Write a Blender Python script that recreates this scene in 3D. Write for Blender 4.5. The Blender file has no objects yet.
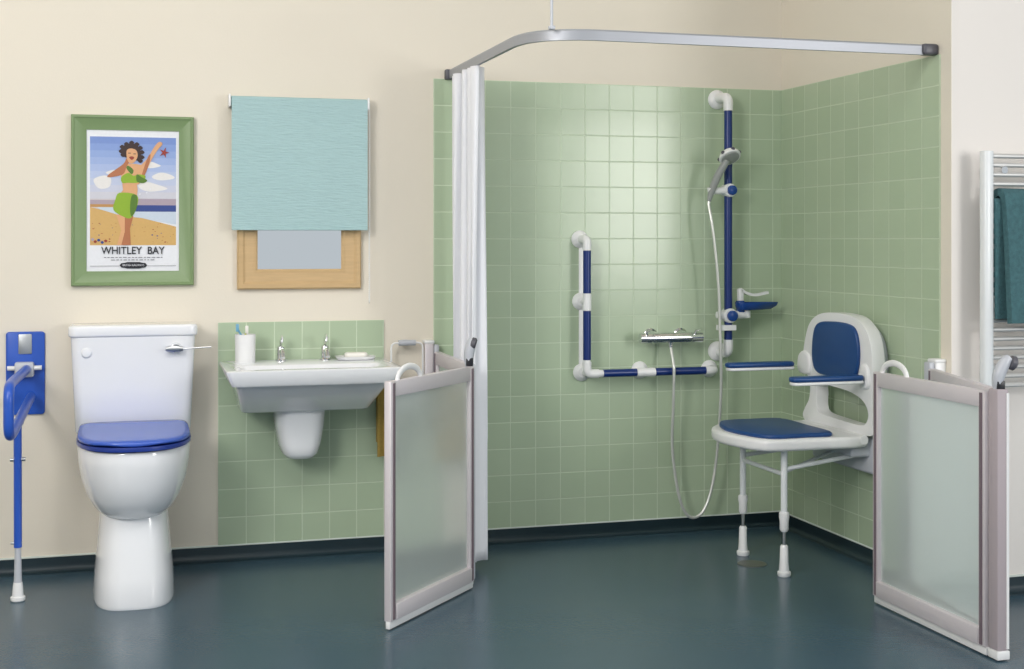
import bpy, bmesh, math, random
from mathutils import Vector, Matrix
random.seed(4)
S = bpy.context.scene
COL = S.collection
PI = math.pi
T = .108                      # wall tile pitch

# ------------------------------------------------------------------ camera
cam = bpy.data.cameras.new('camera'); co = bpy.data.objects.new('camera', cam); COL.objects.link(co)
cam.sensor_fit = 'HORIZONTAL'; cam.sensor_width = 36.0
cam.lens = 36.0 * 1338.0 / 1024.0
cam.shift_y = -(334.5 - 240.0) / 1024.0
co.location = (-2.756, -5.294, 1.242)
co.rotation_euler = (PI / 2, 0, -math.atan2(.27733, .96078))
S.camera = co
# ------------------------------------------------------------------ world, lights, exposure
W = bpy.data.worlds.new('world'); S.world = W; W.use_nodes = True
bg = W.node_tree.nodes['Background']; bg.inputs[0].default_value = (.88, .95, 1.0, 1); bg.inputs[1].default_value = .58

def area(name, loc, target, sx, sy, power, col):
    l = bpy.data.lights.new(name, 'AREA'); l.shape = 'RECTANGLE'; l.size = sx; l.size_y = sy
    l.energy = power; l.color = col
    o = bpy.data.objects.new(name, l); COL.objects.link(o); o.location = loc
    d = Vector(target) - Vector(loc)
    o.rotation_euler = d.to_track_quat('-Z', 'Y').to_euler()
    return o
area('assumed_window_light', (1.35, -5.0, 1.75), (-.6, 0, 1.3), 1.0, 1.7, 60, (1.0, .98, .95))  # assumed unseen window, placed from the glare on the shower tiles; no opening modelled
area('assumed_ceiling_light', (-2.5, -2.9, 3.35), (-2.3, -1.6, 0), 2.4, 1.6, 64, (1.0, .98, .95))  # assumed overhead lamp, unseen, inferred from the dark undersides and floor
area('left_fill_light', (-4.6, -4.0, 2.5), (-1.6, 0, 1.7), 1.2, 1.4, 92, (1.0, .98, .96))  # fill lamp added on the left to brighten the shower side wall, no window there
vs = S.view_settings
vs.view_transform = 'Standard'; vs.look = 'None'; vs.gamma = 1; vs.use_curve_mapping = False; vs.exposure = .16

# ------------------------------------------------------------------ materials
def lin(c):
    return tuple(((v / 255) / 12.92 if v / 255 <= .04045 else ((v / 255 + .055) / 1.055) ** 2.4) for v in c) + (1,)
def mat(name, rgb, rough=.5, metal=0, spec=.5, noise=0, nscale=20, bump=0, bscale=60, coat=0, trans=0, stretch=(1, 1, 1)):
    m = bpy.data.materials.new(name); m.use_nodes = True
    n = m.node_tree.nodes; L = m.node_tree.links; p = n['Principled BSDF']
    p.inputs['Roughness'].default_value = rough; p.inputs['Metallic'].default_value = metal
    p.inputs['Specular IOR Level'].default_value = spec; p.inputs['Coat Weight'].default_value = coat
    p.inputs['Transmission Weight'].default_value = trans
    c = lin(rgb); p.inputs['Base Color'].default_value = c
    tc = n.new('ShaderNodeTexCoord'); mp = n.new('ShaderNodeMapping'); mp.inputs['Scale'].default_value = stretch
    L.new(tc.outputs['Object'], mp.inputs[0])
    if noise:
        t = n.new('ShaderNodeTexNoise'); t.inputs['Scale'].default_value = nscale; t.inputs['Detail'].default_value = 4
        L.new(mp.outputs[0], t.inputs['Vector'])
        mx = n.new('ShaderNodeMix'); mx.data_type = 'RGBA'
        mx.inputs[6].default_value = tuple(v * (1 - noise) for v in c[:3]) + (1,)
        mx.inputs[7].default_value = tuple(min(1, v * (1 + noise)) for v in c[:3]) + (1,)
        L.new(t.outputs['Fac'], mx.inputs[0]); L.new(mx.outputs[2], p.inputs['Base Color'])
    if bump:
        t2 = n.new('ShaderNodeTexNoise'); t2.inputs['Scale'].default_value = bscale; t2.inputs['Detail'].default_value = 5
        L.new(mp.outputs[0], t2.inputs['Vector'])
        b = n.new('ShaderNodeBump'); b.inputs['Strength'].default_value = bump; b.inputs['Distance'].default_value = .004
        L.new(t2.outputs['Fac'], b.inputs['Height']); L.new(b.outputs[0], p.inputs['Normal'])
    return m

def tile_mat(name, axis, off):
    """square glazed tiles: axis 'X' or 'Y' runs along the wall, off is where a joint lies"""
    m = bpy.data.materials.new(name); m.use_nodes = True
    n = m.node_tree.nodes; L = m.node_tree.links; p = n['Principled BSDF']
    g = n.new('ShaderNodeNewGeometry'); s = n.new('ShaderNodeSeparateXYZ'); L.new(g.outputs['Position'], s.inputs[0])
    def math_(op, a, b=None):
        k = n.new('ShaderNodeMath'); k.operation = op
        for i, v in enumerate((a, b)):
            if v is None: continue
            if isinstance(v, (int, float)): k.inputs[i].default_value = v
            else: L.new(v, k.inputs[i])
        return k.outputs[0]
    u = math_('DIVIDE', math_('SUBTRACT', s.outputs[axis], off), T)
    v = math_('DIVIDE', math_('SUBTRACT', s.outputs['Z'], .0594), T)
    def edge(w):
        f = math_('SUBTRACT', w, math_('FLOOR', w))
        return math_('MINIMUM', f, math_('SUBTRACT', 1.0, f))
    e = math_('MINIMUM', edge(u), edge(v))
    mr = n.new('ShaderNodeMapRange'); mr.inputs[1].default_value = .014; mr.inputs[2].default_value = .024
    L.new(e, mr.inputs[0])
    cb = n.new('ShaderNodeCombineXYZ'); L.new(math_('FLOOR', u), cb.inputs[0]); L.new(math_('FLOOR', v), cb.inputs[1])
    wn = n.new('ShaderNodeTexWhiteNoise'); wn.noise_dimensions = '2D'; L.new(cb.outputs[0], wn.inputs['Vector'])
    cr = n.new('ShaderNodeMix'); cr.data_type = 'RGBA'
    cr.inputs[6].default_value = lin((171, 189, 161)); cr.inputs[7].default_value = lin((177, 194, 167))
    L.new(wn.outputs['Value'], cr.inputs[0])
    mx = n.new('ShaderNodeMix'); mx.data_type = 'RGBA'; mx.inputs[6].default_value = lin((194, 209, 185))
    L.new(mr.outputs[0], mx.inputs[0]); L.new(cr.outputs[2], mx.inputs[7]); L.new(mx.outputs[2], p.inputs['Base Color'])
    r = n.new('ShaderNodeMapRange'); r.inputs[3].default_value = .6; r.inputs[4].default_value = .2
    L.new(mr.outputs[0], r.inputs[0]); L.new(r.outputs[0], p.inputs['Roughness'])
    nz = n.new('ShaderNodeTexNoise'); nz.inputs['Scale'].default_value = 9; L.new(g.outputs['Position'], nz.inputs['Vector'])
    h = math_('ADD', math_('MULTIPLY', mr.outputs[0], .8), math_('MULTIPLY', nz.outputs['Fac'], .5))
    b = n.new('ShaderNodeBump'); b.inputs['Strength'].default_value = .5; b.inputs['Distance'].default_value = .0015
    L.new(h, b.inputs['Height']); L.new(b.outputs[0], p.inputs['Normal'])
    return m

M = dict(
 cream=mat('cream_paint', (225, 218, 204), .75, noise=.012, nscale=3, bump=.08, bscale=120),
 paleWall=mat('off_white_paint', (232, 227, 222), .75, noise=.01, nscale=3),
 floor=mat('teal_grey_vinyl', (60, 84, 98), .27, noise=.05, nscale=6, bump=.05, bscale=90),
 cove=mat('dark_teal_vinyl', (32, 50, 58), .4, noise=.05, nscale=30),
 cap=mat('white_cap_strip', (205, 214, 208), .4),
 white=mat('white_ceramic', (236, 238, 242), .08, spec=.6, coat=.3, noise=.004),
 wplast=mat('white_plastic', (232, 233, 234), .32, noise=.006),
 gplast=mat('light_grey_plastic', (186, 190, 198), .38, noise=.01),
 blue=mat('blue_plastic', (22, 66, 138), .25, noise=.03),
 seatblue=mat('blue_seat_plastic', (62, 96, 190), .25, noise=.02),
 navy=mat('navy_grip', (14, 45, 112), .3, noise=.03),
 pad=mat('blue_padding', (18, 66, 124), .38, noise=.03, bump=.1, bscale=200),
 railblue=mat('blue_powder_coat', (40, 86, 186), .28, noise=.02),
 chrome=mat('chrome', (225, 226, 228), .12, metal=1, noise=.01),
 satin=mat('satin_chrome', (190, 192, 194), .32, metal=1, noise=.02),
 alu=mat('anodised_aluminium', (214, 208, 212), .42, metal=.2, noise=.02, nscale=8),
 aludark=mat('grey_seal', (116, 102, 110), .5, noise=.03),
 aludull=mat('dull_grey_profile', (172, 162, 167), .6, noise=.02, nscale=8),
 trackm=mat('aluminium_track', (166, 169, 176), .45, metal=.45, noise=.02),
 dgrey=mat('dark_grey_plastic', (84, 84, 92), .4, noise=.03),
 black=mat('black_plastic', (26, 28, 34), .4, noise=.03),
 mirror=mat('mirror_silver', (236, 238, 240), .03, metal=1, noise=.003),
 wood=mat('pale_wood', (198, 168, 124), .45, noise=.12, nscale=14, stretch=(1, 1, 9), bump=.1),
 green_frame=mat('green_painted_frame', (122, 146, 102), .4, noise=.03, nscale=30),
 blind=mat('duck_egg_fabric', (166, 196, 198), .85, noise=.06, nscale=60, bump=.9, bscale=70, stretch=(.35, 1, 2.4)),
 curtain=mat('white_curtain_fabric', (232, 234, 240), .6, noise=.01),
 teal=mat('dark_teal_towelling', (66, 104, 110), .95, noise=.4, nscale=70, bump=1, bscale=160),
 ochre=mat('ochre_towelling', (168, 142, 72), .95, noise=.25, nscale=150, bump=1, bscale=260),
 radbar=mat('silver_bar', (212, 212, 210), .3, metal=.5, noise=.01),
 seatdark=mat('dark_blue_seat_plastic', (34, 58, 140), .3, noise=.02),
 handle_grey=mat('mid_grey_plastic', (150, 154, 152), .35, noise=.02),
 hose_m=mat('pale_silver_hose', (206, 208, 204), .35, metal=.45, noise=.02),
 soap=mat('white_soap', (240, 238, 232), .35, noise=.01),
 brushblue=mat('light_blue_plastic', (110, 168, 200), .3, noise=.02),
 brushyel=mat('yellow_plastic', (196, 200, 120), .3, noise=.02),
 drain=mat('drain_metal', (120, 122, 116), .4, metal=.6, noise=.08),
 tread=mat('brown_wood_trim', (196, 178, 150), .6, noise=.03),
 steeltube=mat('white_coated_tube', (226, 230, 232), .3, noise=.006),
)
def frosted(name):
    # thin diffusing acrylic: part scatters light through, part is blurred clear view, part reflects
    m = bpy.data.materials.new(name); m.use_nodes = True
    n = m.node_tree.nodes; L = m.node_tree.links; p = n['Principled BSDF']; out = n['Material Output']
    p.inputs['Base Color'].default_value = lin((240, 247, 244)); p.inputs['Roughness'].default_value = .32
    p.inputs['Transmission Weight'].default_value = .62; p.inputs['IOR'].default_value = 1.25
    t = n.new('ShaderNodeBsdfTranslucent'); t.inputs[0].default_value = lin((224, 238, 236))
    tx = n.new('ShaderNodeTexNoise'); tx.inputs['Scale'].default_value = 220
    g = n.new('ShaderNodeNewGeometry'); L.new(g.outputs['Position'], tx.inputs['Vector'])
    b = n.new('ShaderNodeBump'); b.inputs['Strength'].default_value = .15; b.inputs['Distance'].default_value = .001
    L.new(tx.outputs['Fac'], b.inputs['Height']); L.new(b.outputs[0], p.inputs['Normal'])
    x = n.new('ShaderNodeMixShader'); x.inputs[0].default_value = .28
    L.new(p.outputs[0], x.inputs[1]); L.new(t.outputs[0], x.inputs[2]); L.new(x.outputs[0], out.inputs[0])
    return m
M['frost'] = frosted('frosted_acrylic')
# poster inks
for k, c in dict(i_paper=(228, 230, 236), i_sky=(140, 164, 214), i_sky2=(176, 190, 222), i_haze=(206, 206, 214), i_cloud=(226, 224, 222),
                 i_sea=(52, 72, 138), i_surf=(196, 208, 222), i_sand=(206, 168, 104), i_sand2=(186, 140, 82), i_skin=(216, 164, 120),
                 i_skin2=(176, 112, 76), i_hair=(52, 32, 30), i_green=(138, 172, 44), i_green2=(84, 120, 40), i_red=(150, 56, 44),
                 i_black=(36, 36, 44), i_text=(120, 122, 130), i_lilac=(170, 156, 168)).items():
    M[k] = mat('ink_' + k[2:], c, .35, noise=.05, nscale=90)

# ------------------------------------------------------------------ mesh helpers
def link(name, bm, m, parent=None, smooth=True, angle=35, loc=None):
    me = bpy.data.meshes.new(name)
    bmesh.ops.recalc_face_normals(bm, faces=bm.faces)
    if loc is not None: bmesh.ops.translate(bm, verts=bm.verts, vec=-Vector(loc))
    if smooth:
        for f in bm.faces: f.smooth = True
        for e in bm.edges:
            if len(e.link_faces) == 2 and e.calc_face_angle(0) > math.radians(angle): e.smooth = False
    bm.to_mesh(me); bm.free()
    ms = m if isinstance(m, (list, tuple)) else [m]
    for k in ms: me.materials.append(M[k] if isinstance(k, str) else k)
    o = bpy.data.objects.new(name, me); COL.objects.link(o)
    if loc is not None: o.location = loc
    if parent is not None:
        o.parent = parent
        if parent.type == 'EMPTY' or parent.location.length or parent.parent:
            w = Vector(); q = parent
            while q is not None: w += q.location; q = q.parent
            o.location = (Vector(loc) if loc is not None else Vector()) - w
    return o
def thing(name, label, cat, loc, group=None):
    o = bpy.data.objects.new(name, None); COL.objects.link(o); o.location = loc; o.empty_display_size = .05
    o['label'] = label; o['category'] = cat
    if group: o['group'] = group
    return o
def tag(o, label, cat, group=None):
    o['label'] = label; o['category'] = cat
    if group: o['group'] = group
    return o
def struct(o, label=None):
    o['kind'] = 'structure'
    if label: o['label'] = label
    return o

def box(bm, lo, hi, bev=0, seg=2, mi=0):
    vs_ = [bm.verts.new((x, y, z)) for x in (lo[0], hi[0]) for y in (lo[1], hi[1]) for z in (lo[2], hi[2])]
    idx = [(0, 1, 3, 2), (4, 6, 7, 5), (0, 4, 5, 1), (2, 3, 7, 6), (0, 2, 6, 4), (1, 5, 7, 3)]
    fs = [bm.faces.new([vs_[i] for i in q]) for q in idx]
    for f in fs: f.material_index = mi
    if bev:
        es = list({e for f in fs for e in f.edges})
        bmesh.ops.bevel(bm, geom=es, offset=bev, segments=seg, affect='EDGES', profile=.5)
    return bm
def B(lo, hi, bev=0, seg=2):
    return box(bmesh.new(), lo, hi, bev, seg)
def loft(bm, rings, cap=True, closed=True):
    R = [[bm.verts.new(p) for p in r] for r in rings]
    n = len(R[0])
    for a, b in zip(R, R[1:]):
        for i in range(n if closed else n - 1):
            bm.faces.new((a[i], a[(i + 1) % n], b[(i + 1) % n], b[i]))
    if cap:
        bm.faces.new(R[0][::-1]); bm.faces.new(R[-1])
    return bm
def smoothpath(pts, k=8):
    P = [Vector(p) for p in pts]; out = []
    Q = [2 * P[0] - P[1]] + P + [2 * P[-1] - P[-2]]
    for i in range(1, len(Q) - 2):
        a, b, c, d = Q[i - 1:i + 3]
        for j in range(k):
            t = j / k
            out.append(.5 * (2 * b + (c - a) * t + (2 * a - 5 * b + 4 * c - d) * t * t + (3 * b - a - 3 * c + d) * t ** 3))
    out.append(P[-1]); return out
def fillet(pts, r, k=6):
    P = [Vector(p) for p in pts]; out = [P[0]]
    for a, b, c in zip(P, P[1:], P[2:]):
        u = (a - b); w = (c - b); rr = min(r, u.length * .49, w.length * .49)
        s = b + u.normalized() * rr; e = b + w.normalized() * rr
        for j in range(k + 1):
            t = j / k; out.append((1 - t) ** 2 * s + 2 * t * (1 - t) * b + t * t * e)
    out.append(P[-1]); return out
def tube(bm, pts, r, n=14, radii=None, prof=None, up=None, closed=False):
    """sweep a circle (or a 2-D profile) along a path"""
    P = [Vector(p) for p in pts]; m_ = len(P); rings = []
    tg = []
    for i in range(m_):
        a = P[(i - 1) % m_] if (closed or i) else P[0]; b = P[(i + 1) % m_] if (closed or i < m_ - 1) else P[-1]
        tg.append((b - a).normalized())
    u = Vector(up) if up else (Vector((0, 0, 1)) if abs(tg[0].z) < .9 else Vector((1, 0, 0)))
    u = (u - tg[0] * u.dot(tg[0])).normalized()
    for i in range(m_):
        if up: u = Vector(up)
        u = (u - tg[i] * u.dot(tg[i])).normalized(); v = tg[i].cross(u)
        rr = radii[i] if radii else r
        if prof: rings.append([P[i] + u * a * 1.0 + v * b for a, b in prof])
        else: rings.append([P[i] + (u * math.cos(2 * PI * j / n) + v * math.sin(2 * PI * j / n)) * rr for j in range(n)])
    if closed: rings.append([p.copy() for p in rings[0]]); loft(bm, rings, cap=False); bmesh.ops.remove_doubles(bm, verts=bm.verts, dist=1e-6)
    else: loft(bm, rings)
    return bm
def TB(pts, r, n=14, **k): return tube(bmesh.new(), pts, r, n, **k)
def lathe(bm, c, axis, prof, n=24):
    """prof: (distance along axis, radius)"""
    c = Vector(c); a = Vector(axis).normalized(); u = a.orthogonal().normalized(); v = a.cross(u)
    loft(bm, [[c + a * d + (u * math.cos(2 * PI * j / n) + v * math.sin(2 * PI * j / n)) * max(r, 1e-4) for j in range(n)] for d, r in prof])
    return bm
def LA(c, axis, prof, n=24): return lathe(bmesh.new(), c, axis, prof, n)
def prism(bm, pts, o, ux, uy, d0, d1, bev=0, seg=3, hole=None, mi=0):
    """outline (u,v) placed at o + u*ux + v*uy, extruded along ux x uy from d0 to d1; optional hole with the same treatment"""
    o = Vector(o); ux = Vector(ux); uy = Vector(uy); nrm = ux.cross(uy)
    f0 = lambda p, d: o + ux * p[0] + uy * p[1] + nrm * d
    if hole is None:
        a = [bm.verts.new(f0(p, d0)) for p in pts]; b = [bm.verts.new(f0(p, d1)) for p in pts]
        n = len(pts); fs = [bm.faces.new(a[::-1]), bm.faces.new(b)]
        for i in range(n): fs.append(bm.faces.new((a[i], a[(i + 1) % n], b[(i + 1) % n], b[i])))
        es = list(set(fs[0].edges) | set(fs[1].edges))
    else:
        es = []; fs = []; loops = []
        for d in (d0, d1):
            el = []
            lp = []
            for q in (pts, hole):
                vv = [bm.verts.new(f0(p, d)) for p in q]; lp.append(vv)
                el += [bm.edges.new((vv[i], vv[(i + 1) % len(vv)])) for i in range(len(vv))]
            r = bmesh.ops.triangle_fill(bm, use_beauty=True, use_dissolve=False, edges=el)
            fs += [g for g in r['geom'] if isinstance(g, bmesh.types.BMFace)]
            loops.append(lp); es += el
        for q in (0, 1):
            a, b = loops[0][q], loops[1][q]
            for i in range(len(a)): fs.append(bm.faces.new((a[i], a[(i + 1) % len(a)], b[(i + 1) % len(a)], b[i])))
    for f in fs: f.material_index = mi
    if bev: 
        bmesh.ops.recalc_face_normals(bm, faces=bm.faces)
        bmesh.ops.bevel(bm, geom=es, offset=bev, segments=seg, affect='EDGES', profile=.5, clamp_overlap=True)
    return bm
def PR(*a, **k): return prism(bmesh.new(), *a, **k)
def rrect(x0, y0, x1, y1, r, k=5):
    out = []
    for cx, cy, a0 in ((x1 - r, y1 - r, 0), (x0 + r, y1 - r, 90), (x0 + r, y0 + r, 180), (x1 - r, y0 + r, 270)):
        for j in range(k + 1):
            a = math.radians(a0 + 90 * j / k); out.append((cx + r * math.cos(a), cy + r * math.sin(a)))
    return out
def sm2(pts, k=5):
    """closed Catmull-Rom through 2-D points"""
    n = len(pts); out = []
    for i in range(n):
        a, b, c, d = (Vector(pts[(i + j) % n]) for j in (-1, 0, 1, 2))
        for j in range(k):
            t = j / k
            q = .5 * (2 * b + (c - a) * t + (2 * a - 5 * b + 4 * c - d) * t * t + (3 * b - a - 3 * c + d) * t ** 3)
            out.append((q.x, q.y))
    return out
X_, Y_, Z_ = Vector((1, 0, 0)), Vector((0, 1, 0)), Vector((0, 0, 1))

# ------------------------------------------------------------------ the room
TOP = 3.4
struct(link('floor', B((-9, -17, -.05), (9, .12, 0)), 'floor', smooth=False), 'teal grey vinyl floor')
struct(link('wall_back', B((-4.9, 0, 0), (.12, .12, TOP)), 'cream', smooth=False), 'cream painted back wall')
struct(link('wall_right', B((0, -1.249, 0), (.12, 0, TOP)), 'cream', smooth=False), 'cream painted side wall of the shower')
struct(link('wall_return', B((.002, -1.25, 0), (2.6, -1.13, TOP)), 'paleWall', smooth=False), 'off-white wall behind the towel radiator')
struct(link('ceiling', B((-4.9, -6.2, TOP), (2.6, .12, TOP + .06)), 'paleWall', smooth=False), 'white ceiling')
struct(link('wall_left', B((-5.0, -6.2, 0), (-4.88, .12, TOP)), 'cream', smooth=False))
ZT = .0594 + 17 * T
struct(link('trim_1', B((-1.5592, -.006, .0594), (0, 0, ZT)), tile_mat('tiles_back', 'X', -1.5592), smooth=False), 'green square tiles on the back wall of the shower')
struct(link('trim_2', B((-.006, -11 * T, .0594), (0, -.006, ZT)), tile_mat('tiles_side', 'Y', 0), smooth=False), 'green square tiles on the side wall of the shower')
struct(link('trim_3', B((-2.4131, -.006, .0594), (-1.7631, 0, .9219)), tile_mat('tiles_basin', 'X', -2.4131), smooth=False), 'green tiled splashback behind the basin')
def cove(name, p0, p1, nrm, cut0=0, cut1=0):
    # section: up the wall, a fillet into the floor
    sec = [(0, 0), (0, .056), (.0075, .056)] + [(.0075 + .026 * (1 - math.cos(a)), .028 - .026 * math.sin(a)) for a in [math.radians(d) for d in range(0, 91, 15)]] + [(.037, 0)]
    bm = bmesh.new(); n = Vector(nrm); d = (Vector(p1) - Vector(p0)).normalized()
    rings = []
    for p, c in ((Vector(p0), cut0), (Vector(p1), cut1)):
        rings.append([p + n * a + Z_ * b + d * c * a for a, b in sec])
    loft(bm, rings)
    struct(link(name, bm, 'cove', angle=50), 'dark coved vinyl skirting')
    bm = bmesh.new(); rings = []
    for p, c in ((Vector(p0), cut0), (Vector(p1), cut1)):
        rings.append([p + n * a + Z_ * b + d * c * a for a, b in ((0, .056), (0, .0615), (.007, .0615), (.0095, .059), (.0095, .056))])
    loft(bm, rings)
    return bm
cb = cove('baseboard_back', (-4.88, 0, 0), (0, 0, 0), (0, -1, 0), 0, -1)
struct(link('trim_4', cb, 'cap', smooth=False), 'pale capping strip along the back skirting')
cb = cove('baseboard_right', (0, 0, 0), (0, -1.25, 0), (-1, 0, 0), 1, 1)
struct(link('trim_5', cb, 'cap', smooth=False), 'pale capping strip along the shower side skirting')
cb = cove('baseboard_return', (0, -1.25, 0), (2.6, -1.25, 0), (0, -1, 0), -1, 0)
struct(link('trim_6', cb, 'cap', smooth=False), 'pale capping strip along the return wall skirting')

# ------------------------------------------------------------------ toilet
def dsec(cx, yb, yf, hw, z, n=40, pf=2.2, pb=6):
    """plan section: rounded front (towards -y), squarer back"""
    out = []; ym = yb + (yf - yb) * .45
    for j in range(n):
        a = 2 * PI * j / n; c, s = math.cos(a), math.sin(a)
        p = pf if s < 0 else pb
        x = math.copysign(abs(c) ** (2 / p), c) * hw
        y = abs(s) ** (2 / p)
        y = ym + (yf - ym) * y if s < 0 else ym + (yb - ym) * y
        out.append((cx + x, y, z))
    return out
CX = -2.728
wc = thing('toilet', 'white close-coupled toilet with blue seat and lid against cream wall', 'toilet', (CX, -.3, 0))
bm = bmesh.new()
ped = [(0, .136, -.628), (.012, .139, -.633), (.10, .134, -.622), (.20, .125, -.605), (.30, .117, -.59), (.40, .114, -.57)]
loft(bm, [dsec(CX, -.04, yf, hw, z, pf=3.4, pb=8) for z, hw, yf in ped])
bowl = [(.288, .03, -.50, -.40), (.292, .075, -.575, -.33), (.303, .108, -.615, -.29), (.33, .135, -.655, -.26), (.37, .158, -.69, -.22), (.43, .178, -.718, -.20), (.49, .187, -.732, -.19),
        (.536, .189, -.738, -.18), (.543, .186, -.735, -.18)]
loft(bm, [dsec(CX, yb, yf, hw, z, pf=2.35, pb=5) for z, hw, yf, yb in bowl])
box(bm, (CX - .15, -.26, .36), (CX + .15, -.03, .534), .03, 3)
link('pan', bm, 'white', wc, angle=50)
bm = bmesh.new()
loft(bm, [[(CX + x, -.008 - y, z) for x, y in rrect(-hw, 0, hw, d, .035)] for z, hw, d in ((.534, .2, .175), (.542, .205, .183), (.70, .212, .19), (.888, .2205, .198))])
link('cistern', bm, 'white', wc, angle=50)
lid_bm = PR(rrect(-.2285, 0, .2285, .208, .03), (CX, -.004, .888), (1, 0, 0), (0, -1, 0), -.042, 0, bev=.009)
link('cistern_lid', lid_bm, 'white', wc)
fl = link('flush_lever', LA((CX + .150, -.196, .842), (0, -1, 0), [(0, .02), (.008, .022), (.02, .016), (.03, .016)]), 'chrome', wc)
bm = bmesh.new()
loft(bm, [[(CX + .112 + .062 * t, -.232 + .006 * math.cos(a) , .842 + (.008 + .004 * math.sin(PI * t)) * math.sin(a)) for a in [2 * PI * k / 12 for k in range(12)]] for t in [i / 8 for i in range(9)]])
tube(bm, [(CX + .17, -.232, .842), (CX + .275, -.236, .847)], .0028, 8)
link('lever_arm', bm, 'satin', fl)
link('blanking_cap', LA((CX - .165, -.196, .832), (0, -1, 0), [(0, .021), (.008, .020), (.014, .014), (.016, .001)]), 'white', wc)
ring_o = [(x, y) for x, y, z in dsec(CX, -.215, -.752, .191, 0, 48, 2.4, 7)]
ring_i = [(x, y) for x, y, z in dsec(CX, -.30, -.66, .115, 0, 32, 2.2, 2.6)]
sr = PR(ring_o, (0, 0, 0), X_, Y_, .548, .562, bev=.005, hole=ring_i)
link('seat_ring', sr, 'seatdark', wc)
# the lid, its rim dipping in a shallow wave at the front
lo_ = dsec(CX, -.2, -.742, .188, 0, 48, 2.7, 8)
def wave(x, y):
    return -.005 * max(0, (-y - .45) / .3) * (1 + math.cos((x - CX) / .19 * 2 * PI)) / 2
rg = []
for sc, z in ((.93, .5685), (.985, .568), (1, .5705), (1, .5765), (.985, .580), (.9, .5825), (.5, .584), (.04, .5845)):
    rg.append([(CX + (x - CX) * sc, -.47 + (y + .47) * sc, z + (wave(x, y) if z < .5785 else 0)) for x, y, _ in lo_])
link('seat_lid', loft(bmesh.new(), rg), 'seatblue', wc, angle=60)
for s in (-1, 1):
    link('seat_hinge', TB([(CX + s * .10, -.208, .566), (CX + s * .14, -.208, .566)], .011), 'satin', wc)

# ------------------------------------------------------------------ wash basin
wb = thing('wash_basin', 'white rectangular wall-hung basin with half pedestal against green splashback', 'basin', (-2.09, -.2, .4))
bm = bmesh.new()
def rr3(x0, x1, y0, y1, r, z, k=5): return [(x, y, z) for x, y in rrect(x0, y0, x1, y1, r, k)]
rg = [rr3(-2.335, -1.868, -.225, -.008, .03, .596), rr3(-2.343, -1.860, -.24, -.008, .03, .602),
      rr3(-2.370, -1.818, -.395, -.008, .03, .706), rr3(-2.372, -1.816, -.403, -.008, .03, .714)]
loft(bm, rg)
link('bowl', bm, 'white', wb, angle=40)
bm = bmesh.new()
rg = [rr3(-2.374, -1.818, -.405, -.008, .02, .7135), rr3(-2.390, -1.806, -.432, -.007, .02, .7155), rr3(-2.394, -1.800, -.438, -.007, .022, .722), rr3(-2.412, -1.768, -.452, -.007, .022, .766), rr3(-2.411, -1.769, -.452, -.007, .022, .771),
      rr3(-2.407, -1.773, -.448, -.009, .022, .7735), rr3(-2.36, -1.82, -.405, -.23, .03, .7735), rr3(-2.352, -1.828, -.398, -.238, .03, .769),
      rr3(-2.31, -1.87, -.37, -.262, .04, .71), rr3(-2.28, -1.9, -.355, -.275, .035, .70)]
loft(bm, rg)
link('rim', bm, 'white', wb, angle=40)
link('drain_plug', LA((-2.09, -.315, .70), Z_, [(0, .02), (.004, .022), (.006, .016)]), 'chrome', wb)
bm = bmesh.new()
rg = []
for z, hw, yf in ((.60, .098, -.20), (.53, .092, -.20), (.46, .080, -.195), (.425, .068, -.195), (.408, .052, -.175), (.402, .035, -.15)):
    rg.append(dsec(-2.112, -.008, yf, hw, z, 32, 3, 9))
loft(bm, rg)
link('half_pedestal', bm, 'white', wb, angle=60)
def tap(x, label):
    t = thing('basin_tap', label, 'tap', (x, -.065, .7735), 'chrome taps on the basin')
    link('tap_body', LA((x, -.065, .7735), Z_, [(0, .021), (.006, .021), (.01, .016), (.05, .015), (.056, .013), (.06, .001)]), 'chrome', t)
    link('spout', TB(smoothpath([(x, -.07, .80), (x, -.10, .815), (x, -.13, .81), (x, -.145, .792)]), .009, 12), 'chrome', t)
    lv = bmesh.new()
    pts = smoothpath([(x, -.065, .83), (x, -.062, .846), (x, -.075, .862), (x, -.10, .864), (x, -.112, .858)])
    tube(lv, pts, .006, 10, prof=[(a * .35, b) for a, b in [(math.cos(2 * PI * j / 12) * .014, math.sin(2 * PI * j / 12) * .014) for j in range(12)]])
    link('lever', lv, 'chrome', t)
tap(-2.179, 'left chrome lever tap on the white basin, nearer the cup')
tap(-2.008, 'right chrome lever tap on the white basin, nearer the soap')
cup = tag(link('toothbrush_cup', LA((-2.318, -.105, .7735), Z_, [(0, .036), (.003, .038), (.06, .0385), (.108, .0395), (.109, .037), (.06, .0355), (.008, .034), (.008, .001)], 32), 'wplast'),
          'white plastic cup holding toothbrushes on the basin\'s left end', 'cup')
def brush(m, x0, x1, y0, y1, ztop, label):
    t = thing('toothbrush', label, 'toothbrush', (x0, y0, .785), 'toothbrushes in the cup')
    link('handle', TB(smoothpath([(x0, y0, .785), ((x0 + x1) / 2, (y0 + y1) / 2, .86), (x1, y1, ztop)]), .004, 10, radii=None), m, t)
    b = bmesh.new()
    box(b, (x1 - .006, y1 - .010, ztop - .012), (x1 + .006, y1 + .0, ztop + .018), .003, 2)
    link('bristles', b, 'brushblue' if m == 'brushblue' else 'soap', t)
brush('brushblue', -2.300, -2.348, -.105, -.11, .905, 'light blue toothbrush leaning left in the white cup')
brush('brushyel', -2.330, -2.312, -.095, -.10, .897, 'yellow toothbrush leaning right in the white cup')
bm = bmesh.new()
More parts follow.
